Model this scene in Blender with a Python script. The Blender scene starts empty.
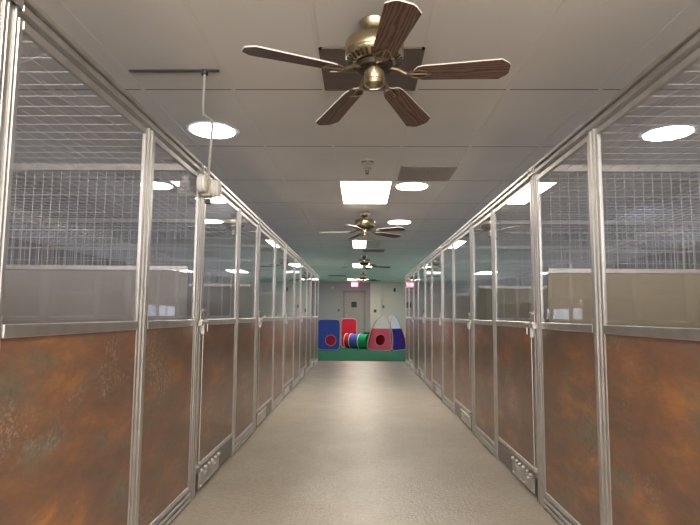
import bpy, bmesh, math, random
from mathutils import Vector, Matrix, Quaternion
random.seed(7)
C = bpy.context.scene.collection
PI = math.pi

# ------------------------------------------------------------ camera, world, exposure
F_PX, PITCH, YAW, ROLL = 539.8, 0.0972, 0.0197, 0.0081
cam_d = bpy.data.cameras.new('camera')
cam_d.sensor_fit = 'HORIZONTAL'; cam_d.sensor_width = 36.0
cam_d.lens = F_PX * 36.0 / 700.0
cam = bpy.data.objects.new('camera', cam_d); C.objects.link(cam)
fw = Vector((-math.sin(YAW)*math.cos(PITCH), math.cos(YAW)*math.cos(PITCH), math.sin(PITCH)))
r0 = fw.cross(Vector((0, 0, 1))).normalized(); u0 = r0.cross(fw)
rr = math.cos(ROLL)*r0 + math.sin(ROLL)*u0
uu = -math.sin(ROLL)*r0 + math.cos(ROLL)*u0
cam.matrix_world = Matrix(((rr.x, uu.x, -fw.x, 0), (rr.y, uu.y, -fw.y, 0), (rr.z, uu.z, -fw.z, 1.0), (0, 0, 0, 1)))
bpy.context.scene.camera = cam
cam_d.clip_start = 0.02; cam_d.clip_end = 100

w = bpy.data.worlds.new('world'); bpy.context.scene.world = w; w.use_nodes = True
w.node_tree.nodes['Background'].inputs[0].default_value = (0.5, 0.55, 0.6, 1)
w.node_tree.nodes['Background'].inputs[1].default_value = 0.1
vs = bpy.context.scene.view_settings
vs.view_transform = 'Standard'; vs.look = 'None'; vs.gamma = 1.0; vs.exposure = 2.15
try: vs.use_curve_mapping = False
except Exception: pass
cy = bpy.context.scene.cycles
cy.transparent_max_bounces = 32; cy.max_bounces = 10; cy.diffuse_bounces = 5; cy.glossy_bounces = 6
cy.sample_clamp_indirect = 6.0
cy.caustics_reflective = False; cy.caustics_refractive = False

TROFFER_E, ROUND_E, FILL_WINDOW_E = 6.0, 6.0, 3.0
WARM = (1.0, 0.90, 0.77); COOL = (0.86, 0.92, 1.0)

# ------------------------------------------------------------ dimensions
WL, WR = 0.897, 0.966          # corridor half widths
HC = 2.50                      # ceiling
XW = 3.83                      # outer walls
L = 1.72                       # one kennel along the corridor
Y0 = 3.0 - 2*L                 # start of the first kennel
NK = 7
YE = Y0 + NK*L                 # end of the rows
YB = 25.2                      # back wall
GX, GY = -0.25, 3.477          # ceiling grid origin

# ------------------------------------------------------------ materials
def mat(name):
    m = bpy.data.materials.new(name); m.use_nodes = True
    return m, m.node_tree, m.node_tree.nodes['Principled BSDF']
def N(t, kind, **kw):
    n = t.nodes.new(kind)
    for k, v in kw.items(): setattr(n, k, v)
    return n
def plain(name, col, rough=0.6, metal=0.0, bump=0.0, bscale=200, vary=0.0, vscale=6, coat=0.0):
    m, t, b = mat(name)
    b.inputs['Base Color'].default_value = (*col, 1)
    b.inputs['Roughness'].default_value = rough; b.inputs['Metallic'].default_value = metal
    b.inputs['Coat Weight'].default_value = coat
    tc = N(t, 'ShaderNodeTexCoord')
    nz = N(t, 'ShaderNodeTexNoise'); nz.inputs['Scale'].default_value = vscale; nz.inputs['Detail'].default_value = 4
    t.links.new(tc.outputs['Object'], nz.inputs['Vector'])
    mr = N(t, 'ShaderNodeMapRange'); mr.inputs[3].default_value = 1 - vary; mr.inputs[4].default_value = 1 + vary
    t.links.new(nz.outputs[0], mr.inputs[0])
    mx = N(t, 'ShaderNodeVectorMath', operation='SCALE'); mx.inputs[0].default_value = col
    t.links.new(mr.outputs[0], mx.inputs['Scale']); t.links.new(mx.outputs[0], b.inputs['Base Color'])
    if bump:
        n2 = N(t, 'ShaderNodeTexNoise'); n2.inputs['Scale'].default_value = bscale
        t.links.new(tc.outputs['Object'], n2.inputs['Vector'])
        bp = N(t, 'ShaderNodeBump'); bp.inputs['Strength'].default_value = bump; bp.inputs['Distance'].default_value = 0.002
        t.links.new(n2.outputs[0], bp.inputs['Height']); t.links.new(bp.outputs[0], b.inputs['Normal'])
    return m
def emit(name, col, s):
    m = bpy.data.materials.new(name); m.use_nodes = True; t = m.node_tree
    t.nodes.clear(); o = N(t, 'ShaderNodeOutputMaterial'); e = N(t, 'ShaderNodeEmission')
    e.inputs[0].default_value = (*col, 1); e.inputs[1].default_value = s
    t.links.new(e.outputs[0], o.inputs[0]); return m

M = {}
# brushed galvanised steel / aluminium
m, t, b = mat('brushed_steel'); M['steel'] = m
tc = N(t, 'ShaderNodeTexCoord'); mp = N(t, 'ShaderNodeMapping'); mp.inputs['Scale'].default_value = (4, 4, 4)
nz = N(t, 'ShaderNodeTexNoise'); nz.inputs['Scale'].default_value = 3; nz.inputs['Detail'].default_value = 5
t.links.new(tc.outputs['Object'], mp.inputs[0]); t.links.new(mp.outputs[0], nz.inputs['Vector'])
cr = N(t, 'ShaderNodeValToRGB'); cr.color_ramp.elements[0].position = .3; cr.color_ramp.elements[1].position = .75
cr.color_ramp.elements[0].color = (.50, .485, .465, 1); cr.color_ramp.elements[1].color = (.62, .605, .585, 1)
t.links.new(nz.outputs[0], cr.inputs[0]); t.links.new(cr.outputs[0], b.inputs['Base Color'])
b.inputs['Metallic'].default_value = 1.0
mr = N(t, 'ShaderNodeMapRange'); mr.inputs[3].default_value = .36; mr.inputs[4].default_value = .48
t.links.new(nz.outputs[0], mr.inputs[0]); t.links.new(mr.outputs[0], b.inputs['Roughness'])
M['plate'] = plain('hatch_steel', (.44, .42, .40), .45, .9)
M['kick'] = plain('kick_plate_steel', (.27, .255, .24), .45, .9)
M['dark_steel'] = plain('dark_steel', (.10, .095, .09), .4, .8)
M['wire'] = plain('galvanised_wire', (.80, .80, .82), .4, .3)

# rust-patterned composite board
m, t, b = mat('rust_board'); M['board'] = m
tc = N(t, 'ShaderNodeTexCoord'); oi = N(t, 'ShaderNodeObjectInfo')
sc_ = N(t, 'ShaderNodeMath', operation='MULTIPLY'); sc_.inputs[1].default_value = 37.0
t.links.new(oi.outputs['Random'], sc_.inputs[0])
ad = N(t, 'ShaderNodeVectorMath', operation='ADD'); t.links.new(tc.outputs['Object'], ad.inputs[0]); t.links.new(sc_.outputs[0], ad.inputs[1])
mp = N(t, 'ShaderNodeMapping'); mp.inputs['Rotation'].default_value = (math.radians(28), 0, 0); mp.inputs['Scale'].default_value = (1, 0.8, 2.1)
t.links.new(ad.outputs[0], mp.inputs[0])
def noise(vec, s, d=5, r=.6, dist=0.0):
    n = N(t, 'ShaderNodeTexNoise'); n.inputs['Scale'].default_value = s; n.inputs['Detail'].default_value = d
    n.inputs['Roughness'].default_value = r; n.inputs['Distortion'].default_value = dist
    t.links.new(vec, n.inputs['Vector']); return n.outputs[0]
def ramp(fac, stops):
    c = N(t, 'ShaderNodeValToRGB'); e = c.color_ramp.elements
    while len(e) < len(stops): e.new(.5)
    for k, (p_, col) in enumerate(stops): e[k].position = p_; e[k].color = (*col, 1)
    t.links.new(fac, c.inputs[0]); return c.outputs[0]
def mixc(fac, a_, b_):
    x = N(t, 'ShaderNodeMix', data_type='RGBA')
    t.links.new(fac, x.inputs[0]); t.links.new(a_, x.inputs[6]); t.links.new(b_, x.inputs[7]); return x.outputs[2]
base = ramp(noise(mp.outputs[0], 3.3, 9, .7, .25), [(.28, (.095, .060, .045)), (.42, (.145, .080, .052)), (.54, (.205, .100, .055)), (.72, (.42, .185, .055))])
gry = ramp(noise(mp.outputs[0], 3.9, 7, .66, .3), [(.50, (0, 0, 0)), (.66, (1, 1, 1))])
gcol = ramp(noise(ad.outputs[0], 22, 4, .7), [(.3, (.10, .085, .06)), (.7, (.19, .155, .11))])
c1 = mixc(gry, base, gcol)
sp = N(t, 'ShaderNodeMath', operation='MULTIPLY')
t.links.new(ramp(noise(ad.outputs[0], 2.9, 3, .5, .3), [(.56, (0, 0, 0)), (.68, (1, 1, 1))]), sp.inputs[0])
t.links.new(ramp(noise(ad.outputs[0], 60, 4, .8), [(.50, (0, 0, 0)), (.64, (.55, .55, .55))]), sp.inputs[1])
pale = N(t, 'ShaderNodeRGB'); pale.outputs[0].default_value = (.50, .44, .37, 1)
c2 = mixc(sp.outputs[0], c1, pale.outputs[0])
t.links.new(c2, b.inputs['Base Color']); b.inputs['Roughness'].default_value = .33
b.inputs['Specular IOR Level'].default_value = .6
bp = N(t, 'ShaderNodeBump'); bp.inputs['Strength'].default_value = .15; bp.inputs['Distance'].default_value = .002
t.links.new(noise(ad.outputs[0], 60, 4), bp.inputs['Height']); t.links.new(bp.outputs[0], b.inputs['Normal'])

# clear pane: transmits, and mirrors more towards grazing
m = bpy.data.materials.new('clear_pane'); m.use_nodes = True; t = m.node_tree; t.nodes.clear(); M['pane'] = m
o_ = N(t, 'ShaderNodeOutputMaterial'); ge = N(t, 'ShaderNodeNewGeometry')
dp = N(t, 'ShaderNodeVectorMath', operation='DOT_PRODUCT'); t.links.new(ge.outputs['Normal'], dp.inputs[0]); t.links.new(ge.outputs['Incoming'], dp.inputs[1])
ab = N(t, 'ShaderNodeMath', operation='ABSOLUTE'); t.links.new(dp.outputs['Value'], ab.inputs[0])
om = N(t, 'ShaderNodeMath', operation='SUBTRACT'); om.inputs[0].default_value = 1; t.links.new(ab.outputs[0], om.inputs[1])
pw = N(t, 'ShaderNodeMath', operation='POWER'); pw.inputs[1].default_value = 5; t.links.new(om.outputs[0], pw.inputs[0])
ma = N(t, 'ShaderNodeMath', operation='MULTIPLY_ADD'); ma.inputs[1].default_value = .95; ma.inputs[2].default_value = .05; t.links.new(pw.outputs[0], ma.inputs[0])
tr = N(t, 'ShaderNodeBsdfTransparent'); tr.inputs[0].default_value = (.90, .905, .925, 1)
gl = N(t, 'ShaderNodeBsdfGlossy'); gl.inputs['Roughness'].default_value = 0.0; gl.inputs[0].default_value = (.95, .95, .95, 1)
df = N(t, 'ShaderNodeBsdfDiffuse'); df.inputs[0].default_value = (.6, .6, .62, 1)
m1 = N(t, 'ShaderNodeMixShader'); m1.inputs[0].default_value = .025
t.links.new(tr.outputs[0], m1.inputs[1]); t.links.new(df.outputs[0], m1.inputs[2])
m2 = N(t, 'ShaderNodeMixShader'); t.links.new(ma.outputs[0], m2.inputs[0]); t.links.new(m1.outputs[0], m2.inputs[1]); t.links.new(gl.outputs[0], m2.inputs[2])
t.links.new(m2.outputs[0], o_.inputs[0])

# sealed concrete floor
m, t, b = mat('sealed_concrete'); M['floor'] = m
tc = N(t, 'ShaderNodeTexCoord'); P = tc.outputs['Object']
cc = ramp(noise(P, 2.2, 8, .7, .2), [(.2, (.42, .36, .29)), (.7, (.51, .45, .365))])
fine = ramp(noise(P, 38, 6, .8), [(.38, (.86, .86, .86)), (.62, (1.05, 1.05, 1.05))])
mm = N(t, 'ShaderNodeMix', data_type='RGBA', blend_type='MULTIPLY'); mm.inputs[0].default_value = 1
t.links.new(cc, mm.inputs[6]); t.links.new(fine, mm.inputs[7]); t.links.new(mm.outputs[2], b.inputs['Base Color'])
mr = N(t, 'ShaderNodeMapRange'); mr.inputs[1].default_value = .35; mr.inputs[2].default_value = .65; mr.inputs[3].default_value = .21; mr.inputs[4].default_value = .26
t.links.new(noise(P, 5, 5, .6), mr.inputs[0]); t.links.new(mr.outputs[0], b.inputs['Roughness'])
bp = N(t, 'ShaderNodeBump'); bp.inputs['Strength'].default_value = .8; bp.inputs['Distance'].default_value = .005
t.links.new(noise(P, 70, 3, .6), bp.inputs['Height']); t.links.new(bp.outputs[0], b.inputs['Normal'])

# ceiling tiles with seams
m, t, b = mat('ceiling_tile'); M['ceiling'] = m
tc = N(t, 'ShaderNodeTexCoord'); sx = N(t, 'ShaderNodeSeparateXYZ'); t.links.new(tc.outputs['Object'], sx.inputs[0])
def seam(out, org, per, wid):
    a = N(t, 'ShaderNodeMath', operation='SUBTRACT'); t.links.new(out, a.inputs[0]); a.inputs[1].default_value = org - per/2
    c = N(t, 'ShaderNodeMath', operation='DIVIDE'); t.links.new(a.outputs[0], c.inputs[0]); c.inputs[1].default_value = per
    d = N(t, 'ShaderNodeMath', operation='FRACT'); t.links.new(c.outputs[0], d.inputs[0])
    e = N(t, 'ShaderNodeMath', operation='SUBTRACT'); t.links.new(d.outputs[0], e.inputs[0]); e.inputs[1].default_value = .5
    f = N(t, 'ShaderNodeMath', operation='ABSOLUTE'); t.links.new(e.outputs[0], f.inputs[0])
    g = N(t, 'ShaderNodeMath', operation='LESS_THAN'); t.links.new(f.outputs[0], g.inputs[0]); g.inputs[1].default_value = wid/2/per
    return g.outputs[0]
s1 = seam(sx.outputs[1], GY, 1.22, .013)
s2 = seam(sx.outputs[0], GX, .61, .006)
s2m = N(t, 'ShaderNodeMath', operation='MULTIPLY'); t.links.new(s2, s2m.inputs[0]); s2m.inputs[1].default_value = .45
mxs = N(t, 'ShaderNodeMath', operation='MAXIMUM'); t.links.new(s1, mxs.inputs[0]); t.links.new(s2m.outputs[0], mxs.inputs[1])
P = tc.outputs['Object']
tcol = ramp(noise(P, 1.1, 3, .5), [(.3, (.66, .62, .575)), (.7, (.74, .70, .65))])
dk = N(t, 'ShaderNodeRGB'); dk.outputs[0].default_value = (.16, .14, .125, 1)
t.links.new(mixc(mxs.outputs[0], tcol, dk.outputs[0]), b.inputs['Base Color']); b.inputs['Roughness'].default_value = .85
bp = N(t, 'ShaderNodeBump'); bp.inputs['Strength'].default_value = .35; bp.inputs['Distance'].default_value = .003
t.links.new(noise(P, 90, 4, .7), bp.inputs['Height']); t.links.new(bp.outputs[0], b.inputs['Normal'])

M['wall'] = plain('painted_wall', (.43, .41, .42), .7, vary=.04, bump=.1)
M['wall_light'] = plain('cream_wall', (.62, .58, .51), .7, vary=.03)
M['tbar'] = plain('ceiling_tbar', (.68, .64, .59), .6)
M['partition'] = plain('grey_partition_board', (.40, .37, .355), .5, vary=.08, vscale=3)
M['olive'] = plain('tan_partition_board', (.44, .365, .235), .5, vary=.08, vscale=3)
M['brass'] = plain('antique_brass', (.50, .42, .27), .27, 1.0)
M['brass_iron'] = plain('tarnished_brass', (.30, .24, .16), .35, 1.0)
M['brass_dark'] = plain('blackened_brass', (.05, .04, .03), .5, .6)
M['white_edge'] = plain('white_blade_edge', (.80, .76, .70), .5)
M['white'] = plain('white_plastic', (.75, .73, .70), .4)
M['beige'] = plain('beige_plastic', (.55, .50, .40), .45)
M['black'] = plain('black_plastic', (.02, .02, .02), .4)
M['conduit'] = plain('galvanised_conduit', (.55, .53, .50), .4, .4)
M['brown'] = plain('brown_filter_grille', (.15, .115, .092), .7, vary=.05)
M['vent_dark'] = plain('dark_vent_back', (.05, .04, .035), .8)
M['vent'] = plain('vent_metal', (.38, .33, .28), .5)
M['turf'] = plain('green_turf', (.022, .155, .085), .9, vary=.25, vscale=40, bump=.8, bscale=300)
M['turf'].node_tree.nodes['Principled BSDF'].inputs['Specular IOR Level'].default_value = .1
M['door'] = plain('grey_door_paint', (.36, .33, .31), .5)
M['frame_paint'] = plain('door_frame_paint', (.30, .27, .25), .5)
for n_, c_ in dict(blue=(.09, .14, .62), red=(.70, .03, .06), pink=(.88, .13, .24), green=(.02, .42, .18), purple=(.045, .025, .22),
                   fabric_white=(.90, .88, .85), piping=(.62, .50, .46), yellow=(.75, .6, .1), mesh_dark=(.10, .03, .03)).items():
    M[n_] = plain(n_ + '_fabric', c_, .85, vary=.08, vscale=12); M[n_].node_tree.nodes['Principled BSDF'].inputs['Specular IOR Level'].default_value = .15
M['panel_light'] = emit('panel_light_diffuser', WARM, TROFFER_E)
M['round_light'] = emit('round_light_diffuser', COOL, ROUND_E)
M['exit_red'] = emit('exit_sign_face', (1.0, .12, .18), 1.3)
M['exit_white'] = emit('exit_sign_letters', (1.0, .55, .55), 2.0)

# walnut blade
m, t, b = mat('walnut_blade'); M['wood'] = m
tc = N(t, 'ShaderNodeTexCoord'); mp = N(t, 'ShaderNodeMapping'); mp.inputs['Scale'].default_value = (3.5, 22, 1)
t.links.new(tc.outputs['Object'], mp.inputs[0])
wv = N(t, 'ShaderNodeTexWave'); wv.inputs['Scale'].default_value = .8; wv.inputs['Distortion'].default_value = 14; wv.inputs['Detail'].default_value = 4; wv.inputs['Detail Scale'].default_value = .8
wv.bands_direction = 'Y'
t.links.new(mp.outputs[0], wv.inputs[0])
t.links.new(ramp(wv.outputs[0], [(.1, (.085, .045, .034)), (.5, (.13, .075, .056)), (.85, (.18, .11, .085))]), b.inputs['Base Color'])
b.inputs['Roughness'].default_value = .5; b.inputs['Specular IOR Level'].default_value = .25

# ------------------------------------------------------------ mesh helpers
class MB:
    """collects shapes; build() links them as one mesh object. fx mirrors x."""
    def __init__(self, fx=1): self.bm = bmesh.new(); self.fx = fx
    def box(self, x0, x1, y0, y1, z0, z1, bev=0.0, rot=None, seg=1):
        c = Vector(((x0+x1)/2*self.fx, (y0+y1)/2, (z0+z1)/2))
        s = Vector((abs(x1-x0), abs(y1-y0), abs(z1-z0)))
        r = bmesh.ops.create_cube(self.bm, size=1.0)
        vv = r['verts']
        for v in vv:
            v.co = Vector((v.co.x*s.x, v.co.y*s.y, v.co.z*s.z))
        if bev:
            ee = list({e for v in vv for e in v.link_edges})
            rb = bmesh.ops.bevel(self.bm, geom=ee, offset=bev, segments=seg, affect='EDGES', profile=.5)
            vv = list({v for f in rb['faces'] for v in f.verts} | {v for v in vv if v.is_valid})
        for v in vv:
            v.co = (rot @ v.co if rot else v.co) + c
        return self
    def bar(self, a, b, r, n=6):
        a = Vector((a[0]*self.fx, a[1], a[2])); b = Vector((b[0]*self.fx, b[1], b[2])); d = b-a
        res = bmesh.ops.create_cone(self.bm, cap_ends=True, segments=n, radius1=r, radius2=r, depth=d.length)
        q = Vector((0, 0, 1)).rotation_difference(d.normalized())
        for v in res['verts']: v.co = q @ v.co + (a+b)/2
        return self
    def tube(self, pts, r, n=8):
        for i in range(len(pts)-1): self.bar(pts[i], pts[i+1], r, n)
        for p in pts[1:-1]:
            s = bmesh.ops.create_uvsphere(self.bm, u_segments=n, v_segments=6, radius=r)
            for v in s['verts']: v.co += Vector((p[0]*self.fx, p[1], p[2]))
        return self
    def lathe(self, prof, c=(0, 0, 0), n=32, axis='Z'):
        rings = []
        for r, z in prof:
            ring = []
            for k in range(n):
                a = 2*PI*k/n
                p = Vector((r*math.cos(a), r*math.sin(a), z))
                if axis == 'X': p = Vector((p.z, p.x, p.y))
                elif axis == 'Y': p = Vector((p.x, p.z, p.y))
                ring.append(self.bm.verts.new(Vector(((p.x+c[0])*self.fx, p.y+c[1], p.z+c[2]))))
            rings.append(ring)
        for i in range(len(rings)-1):
            for k in range(n):
                self.bm.faces.new((rings[i][k], rings[i][(k+1) % n], rings[i+1][(k+1) % n], rings[i+1][k]))
        self.bm.faces.new(rings[0]); self.bm.faces.new(rings[-1])
        return self
    def torus(self, pts, r, n=6):
        """closed tube along pts"""
        rings = []; K = len(pts); P_ = [Vector(p) for p in pts]
        nrm = Vector((0, 0, 0))
        for i in range(K): nrm += (P_[i]-P_[0]).cross(P_[(i+1) % K]-P_[0])
        nrm.normalize()
        for i in range(K):
            tg = (P_[(i+1) % K]-P_[i-1]).normalized(); sd = tg.cross(nrm).normalized()
            rings.append([self.bm.verts.new(P_[i] + r*(math.cos(2*PI*k/n)*nrm + math.sin(2*PI*k/n)*sd)) for k in range(n)])
        for i in range(K):
            for k in range(n):
                self.bm.faces.new((rings[i][k], rings[i][(k+1) % n], rings[(i+1) % K][(k+1) % n], rings[(i+1) % K][k]))
        return self
    def prism(self, pts, off):
        """polygon pts (3d) extruded by off"""
        off = Vector(off)
        a = [self.bm.verts.new(Vector(p)) for p in pts]; b = [self.bm.verts.new(Vector(p)+off) for p in pts]
        self.bm.faces.new(a); self.bm.faces.new(list(reversed(b)))
        n = len(a)
        for i in range(n): self.bm.faces.new((a[i], b[i], b[(i+1) % n], a[(i+1) % n]))
        return self
    def ring_plate(self, outer, inner, off):
        """plate with a hole; outer and inner loops of equal count"""
        off = Vector(off); n = len(outer); V = self.bm.verts.new
        o1 = [V(Vector(p)) for p in outer]; i1 = [V(Vector(p)) for p in inner]
        o2 = [V(Vector(p)+off) for p in outer]; i2 = [V(Vector(p)+off) for p in inner]
        for k in range(n):
            j = (k+1) % n
            for q in ((o1[k], o1[j], i1[j], i1[k]), (o2[k], i2[k], i2[j], o2[j]), (o1[k], o2[k], o2[j], o1[j]), (i1[k], i1[j], i2[j], i2[k])):
                self.bm.faces.new(q)
        return self
    def build(self, name, m, parent=None, smooth=False, loc=None):
        bmesh.ops.recalc_face_normals(self.bm, faces=self.bm.faces[:])
        me = bpy.data.meshes.new(name); self.bm.to_mesh(me); self.bm.free()
        ms = m if isinstance(m, (list, tuple)) else [m]
        for q in ms: me.materials.append(q)
        if smooth:
            for p in me.polygons: p.use_smooth = True
            try: me.set_sharp_from_angle(angle=math.radians(35))
            except Exception: pass
        o = bpy.data.objects.new(name, me); C.objects.link(o)
        if parent: o.parent = parent
        if loc: o.location = loc
        return o
def tag(o, label=None, cat=None, group=None, kind=None):
    if label: o['label'] = label
    if cat: o['category'] = cat
    if group: o['group'] = group
    if kind: o['kind'] = kind
    return o
def empty(name, loc, label, cat, group=None, rz=0):
    o = bpy.data.objects.new(name, None); C.objects.link(o); o.location = loc; o.rotation_euler = (0, 0, rz)
    return tag(o, label, cat, group)
def struct(o): o['kind'] = 'structure'; return o
def children(o): return [c for c in bpy.data.objects if c.parent == o]
def copy_tree(o, parent=None):
    c = o.copy(); C.objects.link(c)
    if parent: c.parent = parent
    for ch in children(o): copy_tree(ch, c)
    return c

# ------------------------------------------------------------ room shell
YF = -3.2
struct(MB().box(-XW-.1, XW+.1, YF-.1, YB+.1, -.12, 0).build('floor', M['floor']))
struct(MB().box(-XW-.1, XW+.1, YF-.1, YB+.1, HC, HC+.12).build('ceiling', M['ceiling']))
struct(MB().box(-XW-.1, -XW, YF-.1, YB+.1, 0, HC).build('wall_left', M['wall']))
struct(MB().box(XW, XW+.1, YF-.1, YB+.1, 0, HC).build('wall_right', M['wall']))
struct(MB().box(-XW, XW, YB, YB+.1, 0, HC).build('wall_back', M['wall']))
struct(MB().box(-XW, XW, YF-.1, YF, 0, HC).build('wall_front', M['wall']))
wb = MB().box(.46, XW, YB-.35, YB, 0, HC).box(.46, .98, YB-.45, YB-.35, 0, HC)
struct(wb.build('wall_back_right', M['wall_light']))
# ceiling t-bars running along the corridor
g = MB()
k = -6
while GX + .61*k < XW:
    x = GX + .61*k
    if x > -XW + .05: g.box(x-.012, x+.012, YF, YB-.46, HC-.004, HC+.001)
    k += 1
struct(g.build('trim_1', M['tbar']))
# turf of the play area
tf = MB().box(-XW, XW, 12.02, YB, 0.0, .012, bev=.003).build('turf_carpet', M['turf'])
tf['kind'] = 'structure'
struct(MB().box(-XW, .46, YB-.02, YB, .012, .22).build('baseboard_back', M['turf']))

# glowing fill windows, unseen and added to brighten the room: in the wall behind the viewpoint, low in the side walls behind the kennels, and beside the play area
M['daylight'] = emit('daylit_glass', (1.0, .94, .87), FILL_WINDOW_E)
M['daylight_cool'] = emit('daylit_frosted_glass', (.72, .82, 1.0), FILL_WINDOW_E*.42)
WN = [0]
def window(axis, pos, a0, a1, z0, z1, sgn, gm='daylight_cool'):
    WN[0] += 1
    d = .03
    def bx(b, p0, p1, q0, q1, dep0, dep1):
        lo, hi = sorted((pos + sgn*dep0, pos + sgn*dep1))
        return b.box(lo, hi, p0, p1, q0, q1) if axis == 'x' else b.box(p0, p1, lo, hi, q0, q1)
    b = MB(); f = .04
    bx(b, a0, a1, z0, z0+f, .001, d); bx(b, a0, a1, z1-f, z1, .001, d)
    bx(b, a0, a0+f, z0+f, z1-f, .001, d); bx(b, a1-f, a1, z0+f, z1-f, .001, d)
    n = max(1, round((a1-a0)/1.2))
    for k in range(1, n):
        c = a0 + (a1-a0)*k/n; bx(b, c-f/2, c+f/2, z0+f, z1-f, .001, d)
    fr = struct(b.build(f'window_{WN[0]}', M['white']))
    b = MB(); bx(b, a0+f, a1-f, z0+f, z1-f, .001, .006); b.build('window_pane', M[gm], fr)
window('y', YF, -3.4, 3.4, .55, 2.25, 1, 'daylight')
for sg in (-1, 1):
    for y in (-2.6, 4.95, 6.67, 8.39, 10.11): window('x', sg*XW, y, y+1.2, .85, 1.36, -sg)
    window('x', sg*XW, 13.2, 16.8, .70, 1.34, -sg); window('x', sg*XW, 18.6, 22.2, .70, 1.34, -sg)

# door in the back wall
dr = struct(MB().box(-.72, .15, YB-.05, YB-.005, .012, 2.04, bev=.006).build('door_1', M['door']))
MB().box(-.80, -.72, YB-.07, YB-.004, .22, 2.12).box(.15, .23, YB-.07, YB-.004, .22, 2.12).box(-.80, .23, YB-.07, YB-.004, 2.04, 2.12).build('door_frame', M['frame_paint'], dr)
MB().box(-.42, -.17, YB-.065, YB-.05, 1.36, 1.62, bev=.004).build('door_window', M['black'], dr)
MB().lathe([(.03, 0), (.03, .02), (.012, .025), (.012, .05), (.028, .055), (.028, .08)], c=(-.64, YB-.13, 1.0), n=12, axis='Y').build('door_handle', M['steel'], dr)

# ------------------------------------------------------------ kennels
POST = .045
def make_kennel(s):
    """local origin: corridor face, near end, floor. u grows away from the corridor."""
    root = bpy.data.objects.new('kennel', None); C.objects.link(root)
    T = 1.841; U = .027
    DEPTH = XW - (WL if s < 0 else WR) - .005
    # posts
    def post(y0, y1, ztop):
        b = MB(s)
        b.box(.004, U, y0+.002, y1-.002, 0, ztop, bev=.004)
        wv_ = (y1-y0)
        b.box(-.001, .005, y0+.002, y0+.30*wv_, 0, ztop, bev=.0018)
        b.box(-.001, .005, y1-.30*wv_, y1-.002, 0, ztop, bev=.0018)
        return b.build('post', M['steel'], root)
    post(-POST, 0, T-.002); post(0, POST, T-.002); post(.925, .975, T-.055)
    # header with a groove between two flanges
    b = MB(s)
    b.box(.008, U, POST, L-POST, 1.787, T, bev=.002)
    b.box(-.008, .010, -POST+.004, L-POST-.004, 1.822, T, bev=.003)
    b.box(-.008, .010, .050, L-.050, 1.787, 1.807, bev=.003)
    b.build('header_rail', M['steel'], root)
    # splice plate with bolts at the far end of the header
    b = MB(s)
    b.box(-.012, -.006, -.042, .045, 1.790, 1.838, bev=.001)
    for yy in (-.022, .024): b.lathe([(.009, -.010), (.009, 0)], c=(-.011, yy, 1.815), n=6, axis='X')
    b.build('splice_plate', M['steel'], root)
    # sill rails are part of each frame
    def frame(y0, y1, zb, name, parent):
        b = MB(s); w_ = .019; ub, ue = .003, .020
        b.box(ub, ue, y0, y0+w_, zb, 1.775, bev=.003); b.box(ub, ue, y1-w_, y1, zb, 1.775, bev=.003)
        b.box(ub, ue, y0+w_, y1-w_, 1.748, 1.775, bev=.003)
        b.box(ub, ue, y0+w_, y1-w_, zb, zb+.028, bev=.003)
        b.box(ub-.004, ue, y0+w_, y1-w_, .934, .970, bev=.003)
        return b.build(name, M['steel'], parent)
    def infill(fr, y0, y1, zb):
        MB(s).box(.007, .017, y0+.018, y1-.018, zb+.026, .936).build('board', M['board'], fr)
        MB(s).box(.007, .012, y0+.018, y1-.018, .968, 1.750).build('pane', M['pane'], fr)
    gy0, gy1 = .052, .918
    gate = frame(gy0, gy1, .138, 'gate', root); infill(gate, gy0, gy1, .138)
    fp = frame(.982, L-.052, .066, 'fixed_panel', root); infill(fp, .982, L-.052, .066)
    # bottom rail under the fixed panel, with a groove
    b = MB(s)
    b.box(.010, U, .982, L-.052, .008, .060)
    b.box(-.002, .012, .982, L-.052, .010, .028, bev=.002); b.box(-.002, .012, .982, L-.052, .040, .058, bev=.002)
    b.build('base_rail', M['steel'], root)
    # kick plate below the gate with two bolted hatches
    b = MB(s)
    b.box(.006, .020, gy0, gy1, .016, .130, bev=.002)
    kp = b.build('kick_plate', M['kick'], gate)
    for k in range(2):
        y0 = gy0 + .055 + k*.215
        h = MB(s).box(-.002, .006, y0, y0+.205, .026, .112, bev=.0015)
        for yy in (y0+.03, y0+.10, y0+.175):
            h.lathe([(.011, -.016), (.011, 0)], c=(-.001, yy, .121), n=8, axis='X')
        h.lathe([(.006, -.006), (.006, 0)], c=(-.002, y0+.03, .035), n=8, axis='X')
        h.lathe([(.006, -.006), (.006, 0)], c=(-.002, y0+.18, .035), n=8, axis='X')
        h.box(-.012, -.002, y0+.085, y0+.125, .085, .092)
        h.build('hatch', M['steel'], gate)
    MB(s).box(.003, .0055, gy0+.012, gy0+.045, .024, .118).build('slot', M['black'], gate)
    # latch
    b = MB(s)
    b.box(-.012, -.004, .004, .042, .90, 1.02, bev=.002)
    b.box(-.012, .004, .052, .075, .92, 1.03, bev=.002)
    for yy, zz in ((.012, 1.01), (.034, .985), (.063, 1.02), (.063, .985)):
        b.lathe([(.006, -.007), (.006, 0)], c=(-.012, yy, zz), n=8, axis='X')
    b.bar((-.022, -.044, .958), (-.022, .11, .958), .007, 8)
    b.lathe([(.006, -.012), (.014, -.008), (.014, .008), (.006, .012)], c=(-.022, -.033, .958), n=12, axis='Y')
    b.box(-.034, -.010, -.044, -.030, .935, .965, bev=.002)
    b.bar((-.022, .11, .958), (-.020, .118, .935), .006, 8)
    b.box(-.030, -.010, .015, .032, .885, .950, bev=.002)
    b.build('latch', M['plate'], gate)
    # drop rod from the latch down to the floor socket
    b = MB(s)
    b.tube([(-.018, .085, .955), (-.018, .108, .945), (-.018, .108, .90)], .005, 8)
    b.bar((-.012, .052, .175), (-.012, .052, .92), .0032, 8)
    b.box(-.022, .002, .03, .075, .160, .178, bev=.002)
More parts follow.
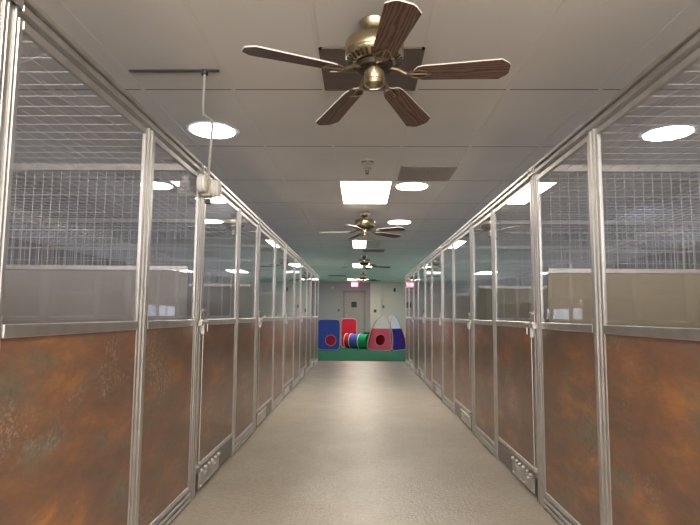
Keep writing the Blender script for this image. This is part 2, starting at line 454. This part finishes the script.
    b.build('drop_rod', M['plate'], gate)
    # partition to the next kennel: board below, wire above
    pm = M['partition'] if s < 0 else M['olive']
    yp = L - POST - .001
    b = MB(s)
    b.box(.048, DEPTH, yp-.018, yp-.004, .05, 1.235)
    pt = b.build('partition', pm, root)
    b = MB(s)
    b.box(.048, DEPTH, yp-.026, yp-.002, 1.235, 1.262, bev=.002)
    b.box(.048, DEPTH, yp-.026, yp-.002, 1.795, 1.832, bev=.002)
    b.box(.048, DEPTH, yp-.026, yp-.002, .012, .05, bev=.002)
    b.box(DEPTH-.03, DEPTH, yp-.026, yp-.002, 1.262, 1.795)
    b.build('partition_rail', M['steel'], pt)
    b = MB(s); r = .0019
    x = .075
    while x < DEPTH-.03:
        b.bar((x, yp-.014, 1.262), (x, yp-.014, 1.797), r, 4); x += .0508
    for zz in (1.36, 1.46, 1.56, 1.66, 1.76): b.bar((.048, yp-.014+2*r, zz), (DEPTH-.03, yp-.014+2*r, zz), r, 4)
    b.build('partition_wire', M['wire'], pt)
    # wire roof
    b = MB(s); zz = 1.812
    x = .09
    while x < DEPTH:
        b.bar((x, -.04, zz), (x, L-.075, zz), r, 4); x += .0762
    y = .06
    while y < L-.08:
        b.bar((.046, y, zz+2*r), (DEPTH, y, zz+2*r), r, 4); y += .1016
    b.build('roof_wire', M['wire'], root)
    # back board on the wall side
    return root

ords = ['nearest', 'second', 'third', 'fourth', 'fifth', 'sixth', 'farthest']
feat = {(-1, 1): ' and emergency lamp on its far post'}
for s, W, side in ((-1, WL, 'left'), (1, WR, 'right')):
    proto = make_kennel(s)
    for i in range(NK):
        o = proto if i == 0 else copy_tree(proto)
        o.location = (s*W, Y0 + i*L, 0)
        place = (ords[i] + ' kennel from the camera' if i < NK-1 else 'farthest kennel, beside the play area,')
        if i == 1 and s < 0:
            for g_ in children(o):
                if g_.name.startswith('gate'):
                    for h_ in children(g_):
                        if h_.name.startswith(('latch', 'drop_rod')): bpy.data.objects.remove(h_)
        if i == NK-1:
            MB(s).box(0, .028, L-POST+.002, L, 0, 1.839, bev=.004).build('post', M['steel'], o)
        o['label'] = f'steel framed glass and rust board {place} in the {side} row'
        o['category'] = 'kennel'
        o['group'] = f'kennels in the {side} row'

# ------------------------------------------------------------ lights in the ceiling
def troffer(ix, iy, label, half=False, turned=False):
    if turned: x0, x1, y0, y1 = ix, ix+1.22, iy, iy+.61
    else: x0, x1, y0, y1 = GX+.61*ix, GX+.61*(ix+1), GY+1.22*iy, GY+1.22*(iy+1)
    if half: x0 += .07; x1 += .07; y0 -= .1; y1 -= .1
    cx, cy_ = (x0+x1)/2, (y0+y1)/2; hx, hy = (x1-x0)/2, (y1-y0)/2
    r = empty('panel_light', (cx, cy_, HC), label, 'ceiling light', 'rectangular panel lights in the ceiling')
    b = MB()
    for a_ in ((-hx, -hx+.02, -hy, hy), (hx-.02, hx, -hy, hy), (-hx+.02, hx-.02, -hy, -hy+.02), (-hx+.02, hx-.02, hy-.02, hy)):
        b.box(*a_, -.014, 0)
    b.build('frame', M['tbar'], r)
    if half:
        MB().box(-hx+.02, -.02, -hy+.02, hy-.02, -.010, -.002).build('diffuser', M['panel_light'], r)
        o = MB().box(-.02, hx-.02, -hy+.02, hy-.02, -.010, -.002).build('diffuser', M['beige'], r); o['label'] = 'unlit beige half of the diffuser'
    else:
        MB().box(-hx+.02, hx-.02, -hy+.02, hy-.02, -.010, -.002).build('diffuser', M['panel_light'], r)
    return r
troffer(0, 2, 'large bright rectangular panel light behind the nearest fan')
troffer(0, 6, 'half lit rectangular panel light behind the second fan', half=True)
troffer(0, 10, 'small bright panel light seen behind the third fan')
troffer(-.55, 22.3, 'farthest bright panel light, behind the fourth fan', turned=True)
troffer(0, -3, 'rectangular panel light in the ceiling just behind the viewpoint')  # out of view, added to lift the ceiling brightness
for sg in (-1, 1):  # two more unseen panels, added as fill for the play area
    troffer(4*sg, 12, 'rectangular panel light over the %s side of the play area' % ('left' if sg < 0 else 'right'))
def round_light(x, y, label):
    r = empty('round_light', (x, y, HC), label, 'ceiling light', 'round recessed ceiling lights')
    MB().lathe([(.178, -.004), (.215, -.004), (.218, 0), (.178, 0)], n=40).build('trim_ring', M['tbar'], r, True)
    MB().lathe([(.178, -.010), (.178, -.001)], n=40).build('diffuser', M['round_light'], r)
round_light(-1.22, 4.28, 'round ceiling light above the left kennels beside the hanging conduit')
round_light(2.50, 4.33, 'round ceiling light above the right kennels seen through glass')
round_light(.59, 6.18, 'round ceiling light beside the large bright panel light')
round_light(.62, 8.61, 'round ceiling light to the right of the second fan, smallest in view')

# ------------------------------------------------------------ ceiling fans
def make_fan(angles):
    root = bpy.data.objects.new('ceiling_fan', None); C.objects.link(root)      # origin at the ceiling
    MB().lathe([(.072, 0), (.078, -.006), (.070, -.035), (.048, -.062), (.028, -.074), (.022, -.080)]).build('canopy', M['brass'], root, True)
    MB().lathe([(.013, -.07), (.013, -.14)], n=16).lathe([(.028, -.118), (.028, -.140)], n=20).build('downrod', M['brass'], root, True)
    UP = .035
    up = lambda pr: [(r_, z_+UP) for r_, z_ in pr]
    mo = MB().lathe(up([(.05, -.13), (.115, -.134), (.143, -.145), (.150, -.160), (.150, -.205), (.146, -.212), (.150, -.218), (.146, -.232), (.125, -.250), (.10, -.258), (.07, -.262)]), n=48).build('motor', M['brass'], root, True)
    b = MB()
    for k in range(30):
        a = 2*PI*k/30
        q = Matrix.Rotation(a, 3, 'Z')
        tilt = q @ Matrix.Rotation(math.radians(-38), 3, 'Y')
        c = q @ Vector((.128, 0, -.2475+UP))
        bb = bmesh.ops.create_cube(b.bm, size=1)
        for v in bb['verts']: v.co = tilt @ Vector((v.co.x*.034, v.co.y*.010, v.co.z*.006)) + c
    b.build('cooling_slots', M['brass_dark'], mo)
    MB().lathe(up([(.085, -.258), (.095, -.266), (.088, -.288), (.05, -.294)])).build('flywheel', M['brass_dark'], root, True)
    MB().lathe(up([(.040, -.285), (.052, -.292), (.052, -.342), (.050, -.346), (.053, -.350), (.050, -.370), (.034, -.382), (.012, -.386), (.004, -.390)])).build('switch_housing', M['brass'], root, True)
    for deg, droop in angles:
        a = math.radians(deg); q = Matrix.Rotation(a, 4, 'Z')
        zt = -.284
        b = MB()
        b.tube([(.07, 0, -.245), (.12, 0, -.258), (.165, 0, zt)], .010, 8)
        for sg in (-1, 1):
            b.tube([(.165, 0, zt), (.19, .030*sg, zt-.003), (.225, .042*sg, zt-.005), (.262, .024*sg, zt-.005), (.285, 0, zt-.005)], .0055, 6)
        b.tube([(.165, 0, zt), (.285, 0, zt-.005)], .005, 6)
        iron = b.build('blade_iron', M['brass_iron'], root, True); iron.matrix_local = q
        ln, w0, w1, th = .47, .056, .077, .007
        out = [(-.0, -w0*.45), (.02, -w0*.85), (.05, -w0)] + [(ln-.045, -w1), (ln-.01, -w1*.62), (ln, -w1*.40), (ln, w1*.40), (ln-.01, w1*.62), (ln-.045, w1)] + [(.05, w0), (.02, w0*.85), (0, w0*.45)]
        b = MB()
        b.prism([(x, y, 0) for x, y in out], (0, 0, th))
        bl = b.build('blade', [M['white_edge'], M['wood']], root)
        for p in bl.data.polygons:
            if p.normal.z < -.5: p.material_index = 1
        bl.matrix_local = q @ Matrix.Translation((.20, 0, zt)) @ Matrix.Rotation(droop/.47, 4, 'Y') @ Matrix.Rotation(math.radians(-11), 4, 'X')
    return root
fans = [((.064, 2.645), ((-6, 0), (63, .045), (116, .045), (204, 0), (279, .012)), 'nearest brass ceiling fan with five walnut blades'),
        ((.06, 7.85), ((37, .01), (109, .01), (181, .01), (253, .01), (325, .01)), 'second brass ceiling fan, between the large panel light and half lit one'),
        ((.09, 13.5), ((5, .01), (77, .01), (149, .01), (221, .01), (293, .01)), 'third ceiling fan, the darker one over the near edge of the turf'),
        ((.10, 18.8), ((24, .01), (96, .01), (168, .01), (240, .01), (312, .01)), 'farthest ceiling fan, close to the red exit sign')]
for (x, y), ang, lab in fans:
    f = make_fan(ang); f.location = (x, y, HC); tag(f, lab, 'ceiling fan', 'ceiling fans along the corridor')

# ------------------------------------------------------------ things on the ceiling
r = empty('ceiling_grille', (.055, 3.185, HC), 'brown return air grille behind the nearest fan blades', 'vent')
b = MB(); hx, hy = .300, .285
for a_ in ((-hx, -hx+.02, -hy, hy), (hx-.02, hx, -hy, hy), (-hx, hx, -hy, -hy+.02), (-hx, hx, hy-.02, hy)): b.box(*a_, -.011, 0)
b.box(-.10, -.092, -hy+.02, hy-.02, -.010, 0); b.box(-hx+.02, hx-.02, .02, .028, -.010, 0)
b.build('frame', M['brown'], r)
MB().box(-hx+.02, hx-.02, -hy+.02, hy-.02, -.007, -.001).build('filter', M['brown'], r)
def louvre(x0, x1, y0, y1, label, egg=True):
    cx, cy_ = (x0+x1)/2, (y0+y1)/2; hx, hy = (x1-x0)/2, (y1-y0)/2
    r = empty('ceiling_vent', (cx, cy_, HC), label, 'vent')
    b = MB()
    for a_ in ((-hx, -hx+.015, -hy, hy), (hx-.015, hx, -hy, hy), (-hx, hx, -hy, -hy+.015), (-hx, hx, hy-.015, hy)): b.box(*a_, -.010, 0)
    b.build('frame', M['vent'], r)
    MB().box(-hx+.015, hx-.015, -hy+.015, hy-.015, -.0055, -.0005).build('backing', M['vent_dark'], r)
    b = MB(); n = int(2*hy/.025)
    for k in range(1, n): b.box(-hx+.015, hx-.015, -hy+k*2*hy/n-.003, -hy+k*2*hy/n+.003, -.010, -.005)
    if egg:
        n = int(2*hx/.025)
        for k in range(1, n): b.box(-hx+k*2*hx/n-.003, -hx+k*2*hx/n+.003, -hy+.015, hy-.015, -.010, -.005)
    b.build('grid', M['vent'], r)
louvre(.40, .97, 5.33, 5.90, 'square egg crate ceiling vent before the round light')
louvre(.05, .55, 12.25, 12.75, 'dark ceiling vent just past the half lit panel', False)
louvre(-1.25, -.55, 20.2, 20.8, 'dark ceiling vent over play area, left of the farthest fan', False)
r = empty('smoke_detector', (.06, 5.13, HC), 'round white smoke detector in front of the large panel light', 'smoke detector')
MB().lathe([(.066, 0), (.068, -.012), (.058, -.018), (.052, -.034), (.040, -.040), (.012, -.042)]).build('body', M['beige'], r, True)
MB().lathe([(.059, -.018), (.055, -.030), (.052, -.028)], n=32).build('sensing_slot', M['dark_steel'], r, True)
r = empty('sprinkler_head', (.06, 5.42, HC), 'small metal sprinkler head beside the smoke detector', 'sprinkler')
MB().lathe([(.050, 0), (.050, -.006), (.020, -.010), (.014, -.02)], n=24).build('escutcheon', M['beige'], r, True)
MB().tube([(0, 0, -.01), (.016, 0, -.03), (.004, 0, -.055)], .005).tube([(0, 0, -.01), (-.016, 0, -.03), (.004, 0, -.055)], .005).lathe([(.020, -.060), (.020, -.055)], n=12).build('nozzle', M['dark_steel'], r, True)

# conduit, raceway and emergency light on the left row
r = empty('conduit', (-.97, 3.19, HC), 'thin metal conduit hanging from the ceiling to the emergency light', 'conduit')
MB().box(-.47, .09, -.014, .006, -.012, 0, bev=.002).build('surface_raceway', M['dark_steel'], r)
MB().lathe([(.02, -.03), (.022, 0)], n=16).build('fitting', M['dark_steel'], r, True)
MB().tube([(0, 0, -.01), (.0, -.01, -.22), (.012, -.04, -.30), (.085, -.11, -.36), (.098, -.14, -.42), (.105, -.215, -.735)], .008).build('pipe', M['conduit'], r, True)
r = empty('emergency_light', (-.865, 2.975, 1.70), 'beige emergency light with a round white lamp head on the left row', 'emergency light')
MB().box(-.028, .025, -.035, .035, -.045, .060, bev=.006, seg=2).build('box', M['beige'], r)
for hx_, hy_, hz_ in ((-.008, 0, .005), (-.058, -.092, .012)):  # second head is a solid stand-in for the first one's pane reflection
    hd = MB().lathe([(.030, .032), (.049, .038), (.051, .050), (.045, .055), (.045, .062), (.050, .066), (.046, .076), (.032, .081), (.010, .082)], c=(hx_, hy_, hz_), n=28, axis='X').build('lamp_head', M['white'], r, True)
    MB().lathe([(.024, .0815), (.024, .086), (.014, .088)], c=(hx_, hy_, hz_), n=20, axis='X').build('lamp_lens', M['beige'], hd, True)
MB().bar((-.01, -.09, .012), (-.01, -.02, .012), .010, 8).build('swivel_arm', M['beige'], r)  # arm added to carry the stand-in head
MB().box(-.010, .020, -.012, .012, -.085, -.055, bev=.003).build('knockout_fitting', M['black'], r)

# ------------------------------------------------------------ play area
def rrect(w_, h, rad, n=5):
    pts = []
    for cx, cz, a0 in ((w_/2-rad, rad, -PI/2), (w_/2-rad, h-rad, 0), (-w_/2+rad, h-rad, PI/2), (-w_/2+rad, rad, PI)):
        for k in range(n+1): a = a0 + k*PI/2/n; pts.append((cx+rad*math.cos(a), cz+rad*math.sin(a)))
    return pts
def hole_for(outer, c, r):
    pts = []
    for (x, z) in outer:
        a = math.atan2(z-c[1], x-c[0]); pts.append((c[0]+r*math.cos(a), c[1]+r*math.sin(a)))
    return pts
def resample(pts, n):
    P_ = [Vector((a, b, 0)) for a, b in pts]; K = len(P_)
    seg = [(P_[(i+1) % K]-P_[i]).length for i in range(K)]; tot = sum(seg); out = []
    for j in range(n):
        d = tot*j/n; i = 0
        while d > seg[i]: d -= seg[i]; i += 1
        p = P_[i].lerp(P_[(i+1) % K], d/seg[i]); out.append((p.x, p.y))
    return out
Z0 = .014
def play_cube(loc, w_, h, dep, mface, label, hole=None, rz=0):
    r = empty('play_cube', loc, label, 'play tunnel', 'pop-up play cubes on the turf', rz)
    o = resample(rrect(w_, h, .10), 48)
    f3 = lambda pts, y: [(x, y, z) for x, z in pts]
    if hole:
        MB().ring_plate(f3(o, 0), f3(hole_for(o, hole[:2], hole[2]), 0), (0, .012, 0)).build('front_panel', mface, r)
        MB().torus(f3([(hole[0]+hole[2]*math.cos(2*PI*k/28), hole[1]+hole[2]*math.sin(2*PI*k/28)) for k in range(28)], -.002), .010).build('hole_piping', M['piping'], r, True)
        MB().prism([(hole[0]+(hole[2]+.03)*math.cos(2*PI*k/28), .02, hole[1]+(hole[2]+.03)*math.sin(2*PI*k/28)) for k in range(28)], (0, .01, 0)).build('flap', M['red'], r)
    else:
        MB().prism(f3(o, 0), (0, .012, 0)).build('front_panel', mface, r)
    MB().prism(f3(o, dep), (0, .012, 0)).build('rear_panel', mface, r)
    i_ = resample(rrect(w_-.03, h-.03, .09), 48); i_ = [(x, z+.015) for x, z in i_]
    o2 = [(x*.985, z*.985+.0075) for x, z in o]
    MB().ring_plate(f3(o2, .014), f3([(x*.985, (z-h/2)*.985+h/2) for x, z in o2], .014), (0, dep-.016, 0)).build('side_fabric', M['yellow'] if hole else mface, r)
    MB().torus(f3(o, 0), .012).build('edge_piping', M['piping'], r, True)
play_cube((-.895, 15.45, Z0), .64, .86, .55, M['blue'], 'blue pop-up play cube with a red round opening', (.06, .27, .15))
play_cube((-.35, 16.78, Z0), .48, .88, .5, M['red'], 'plain red pop-up play cube behind the tunnel')

# crawl tunnel
r = empty('play_tunnel', (-.31, 16.28, Z0), 'striped red, blue and green crawl tunnel lying on the turf', 'play tunnel', rz=math.radians(-24))
R_ = .215
def tseg(x0, x1, m_, name='tunnel_section'):
    prof = []
    n = 8
    for k in range(n+1):
        prof.append((R_ - .008*math.sin(PI*k/n), x0 + (x1-x0)*k/n))
    b = MB(); K = 32; ro = []; 
    for rad, x in prof: ro.append([b.bm.verts.new((x, rad*math.cos(2*PI*j/K), R_+.006+rad*math.sin(2*PI*j/K))) for j in range(K)])
    ri = []
    for rad, x in prof: ri.append([b.bm.verts.new((x, (rad-.008)*math.cos(2*PI*j/K), R_+.006+(rad-.008)*math.sin(2*PI*j/K))) for j in range(K)])
    for i in range(n):
        for j in range(K):
            q = (j+1) % K
            b.bm.faces.new((ro[i][j], ro[i][q], ro[i+1][q], ro[i+1][j])); b.bm.faces.new((ri[i][j], ri[i+1][j], ri[i+1][q], ri[i][q]))
    for i in (0, n):
        for j in range(K):
            q = (j+1) % K; b.bm.faces.new((ro[i][j], ri[i][j], ri[i][q], ro[i][q]))
    return b.build(name, m_, r, True)
tseg(-.10, .06, M['red']); tseg(.06, .34, M['blue']); tseg(.34, .60, M['green'])
for x in (-.10, .06, .34):
    MB().torus([(x, R_*math.cos(2*PI*k/32), R_+.006+R_*math.sin(2*PI*k/32)) for k in range(32)], .012).build('hoop', M['fabric_white'], r, True)

# pop-up tent with four egg shaped faces
S = .84; TH = math.radians(33)
r = empty('play_tent', (.90, 15.32, Z0), 'pop-up play tent with white tops over pink and purple sides', 'play tent')
def egg(n=60):
    pts = []
    hb, ht, h = S/2, S*.20, 1.02
    ctrl = []
    for k in range(7): a = -PI/2+k*PI/2/6; ctrl.append((hb-.13+.13*math.cos(a), .13+.13*math.sin(a)))
    for k in range(1, 25):
        u = 1-(1-k/24)**1.8; ctrl.append((hb*(1-u**1.9)**.66, .13 + (h-.13)*u))
    full = ctrl + [(-x, z) for x, z in reversed(ctrl[:-1])]
    return resample(full, n)
E_ = egg()
def face(ang, lower, name, hole=False):
    # face base centre and frame
    R3 = Matrix.Rotation(ang, 4, 'Z') @ Matrix.Translation((0, -S/2, 0)) @ Matrix.Rotation(math.radians(-11), 4, 'X')
    cut = .62
    def clip(pts, zc, keep_low):
        out = []; n = len(pts)
        for i in range(n):
            a, b_ = pts[i], pts[(i+1) % n]
            ia = (a[1] <= zc) == keep_low; ib = (b_[1] <= zc) == keep_low
            if ia: out.append(a)
            if ia != ib:
                u = (zc-a[1])/(b_[1]-a[1]); out.append((a[0]+(b_[0]-a[0])*u, zc))
        return out
    low = clip(E_, cut, True); up = clip(E_, cut, False)
    T3 = lambda pts, y=0: [tuple(R3 @ Vector((x, y, z))) for x, z in pts]
    off = (R3.to_3x3() @ Vector((0, .008, 0)))
    if hole:
        low = resample(low, 64); c = (0, .29); rad = .165
        MB().ring_plate(T3(low), T3(hole_for(low, c, rad)), off).build(name, lower, r)
        MB().torus(T3([(c[0]+rad*math.cos(2*PI*k/28), c[1]+rad*math.sin(2*PI*k/28)) for k in range(28)]), .010).build('hole_piping', M['piping'], r, True)
    else:
        MB().prism(T3(low), off).build(name, lower, r)
    MB().prism(T3(up), off).build('white_top', M['fabric_white'], r)
    MB().torus(T3(E_), .012).build('edge_piping', M['piping'], r, True)
# centre of the tent, behind its near corner
ctr = Vector((-math.cos(TH)*S/2 + math.sin(TH)*S/2, math.sin(TH)*S/2 + math.cos(TH)*S/2, 0))
for a, m_, nm, hl in ((-TH, M['pink'], 'pink_panel', True), (PI/2-TH, M['purple'], 'purple_panel', False), (PI-TH, M['red'], 'red_panel', False), (3*PI/2-TH, M['red'], 'red_panel', False)):
    face(a, m_, nm, hl)
for c in children(r): c.location = ctr

# ------------------------------------------------------------ things on the back wall
r = empty('exit_sign', (-.26, YB-1.2, 2.36), 'red lit exit sign hanging before the back wall', 'sign')
MB().box(-.15, .15, -.02, .02, -.10, .10, bev=.006).build('housing', M['exit_red'], r)
MB().box(-.02, .02, -.015, .015, .10, HC-2.36).build('bracket', M['white'], r)
cu = bpy.data.curves.new('exit_letters', 'FONT'); cu.body = 'EXIT'; cu.size = .14; cu.extrude = .003; cu.align_x = 'CENTER'; cu.align_y = 'CENTER'
cu.materials.append(M['exit_white'])
_t = bpy.data.objects.new('exit_tmp', cu); C.objects.link(_t); bpy.context.view_layer.update()
_me = bpy.data.meshes.new_from_object(_t.evaluated_get(bpy.context.evaluated_depsgraph_get())); bpy.data.objects.remove(_t)
tx = bpy.data.objects.new('exit_letters', _me); C.objects.link(tx); tx.parent = r; tx.location = (0, -.024, 0); tx.rotation_euler = (PI/2, 0, 0)
def wallbox(name, x, z, w_, h, m_, label, cat, yb=YB, d=.03, inner=None):
    r = empty(name, (x, yb, z), label, cat)
    MB().box(-w_/2, w_/2, -d, -.001, -h/2, h/2, bev=.004).build('body', m_, r)
    if inner: MB().box(-w_*.25, w_*.25, -d-.006, -d, -h*.2, h*.25).build('display', inner, r)
wallbox('thermostat', .68, 1.20, .12, .14, M['dark_steel'], 'small dark wall control on the pale pilaster, lower one', 'wall control', YB-.45, inner=M['black'])
wallbox('light_switch', 1.06, 1.39, .10, .14, M['frame_paint'], 'small wall switch just right of the pale pilaster', 'switch', YB-.35, inner=M['black'])
wallbox('wall_bracket', 1.57, 2.17, .10, .18, M['dark_steel'], 'small dark bracket high on the pale back wall', 'bracket', YB-.35, inner=M['black'])
wallbox('door_control', -1.0, 1.22, .10, .14, M['frame_paint'], 'small dark control on the wall left of the grey door', 'wall control', YB, inner=M['black'])
wallbox('wall_sensor', -1.30, 2.28, .10, .10, M['white'], 'small white sensor high on the back wall left of the door', 'sensor', YB, inner=M['beige'])
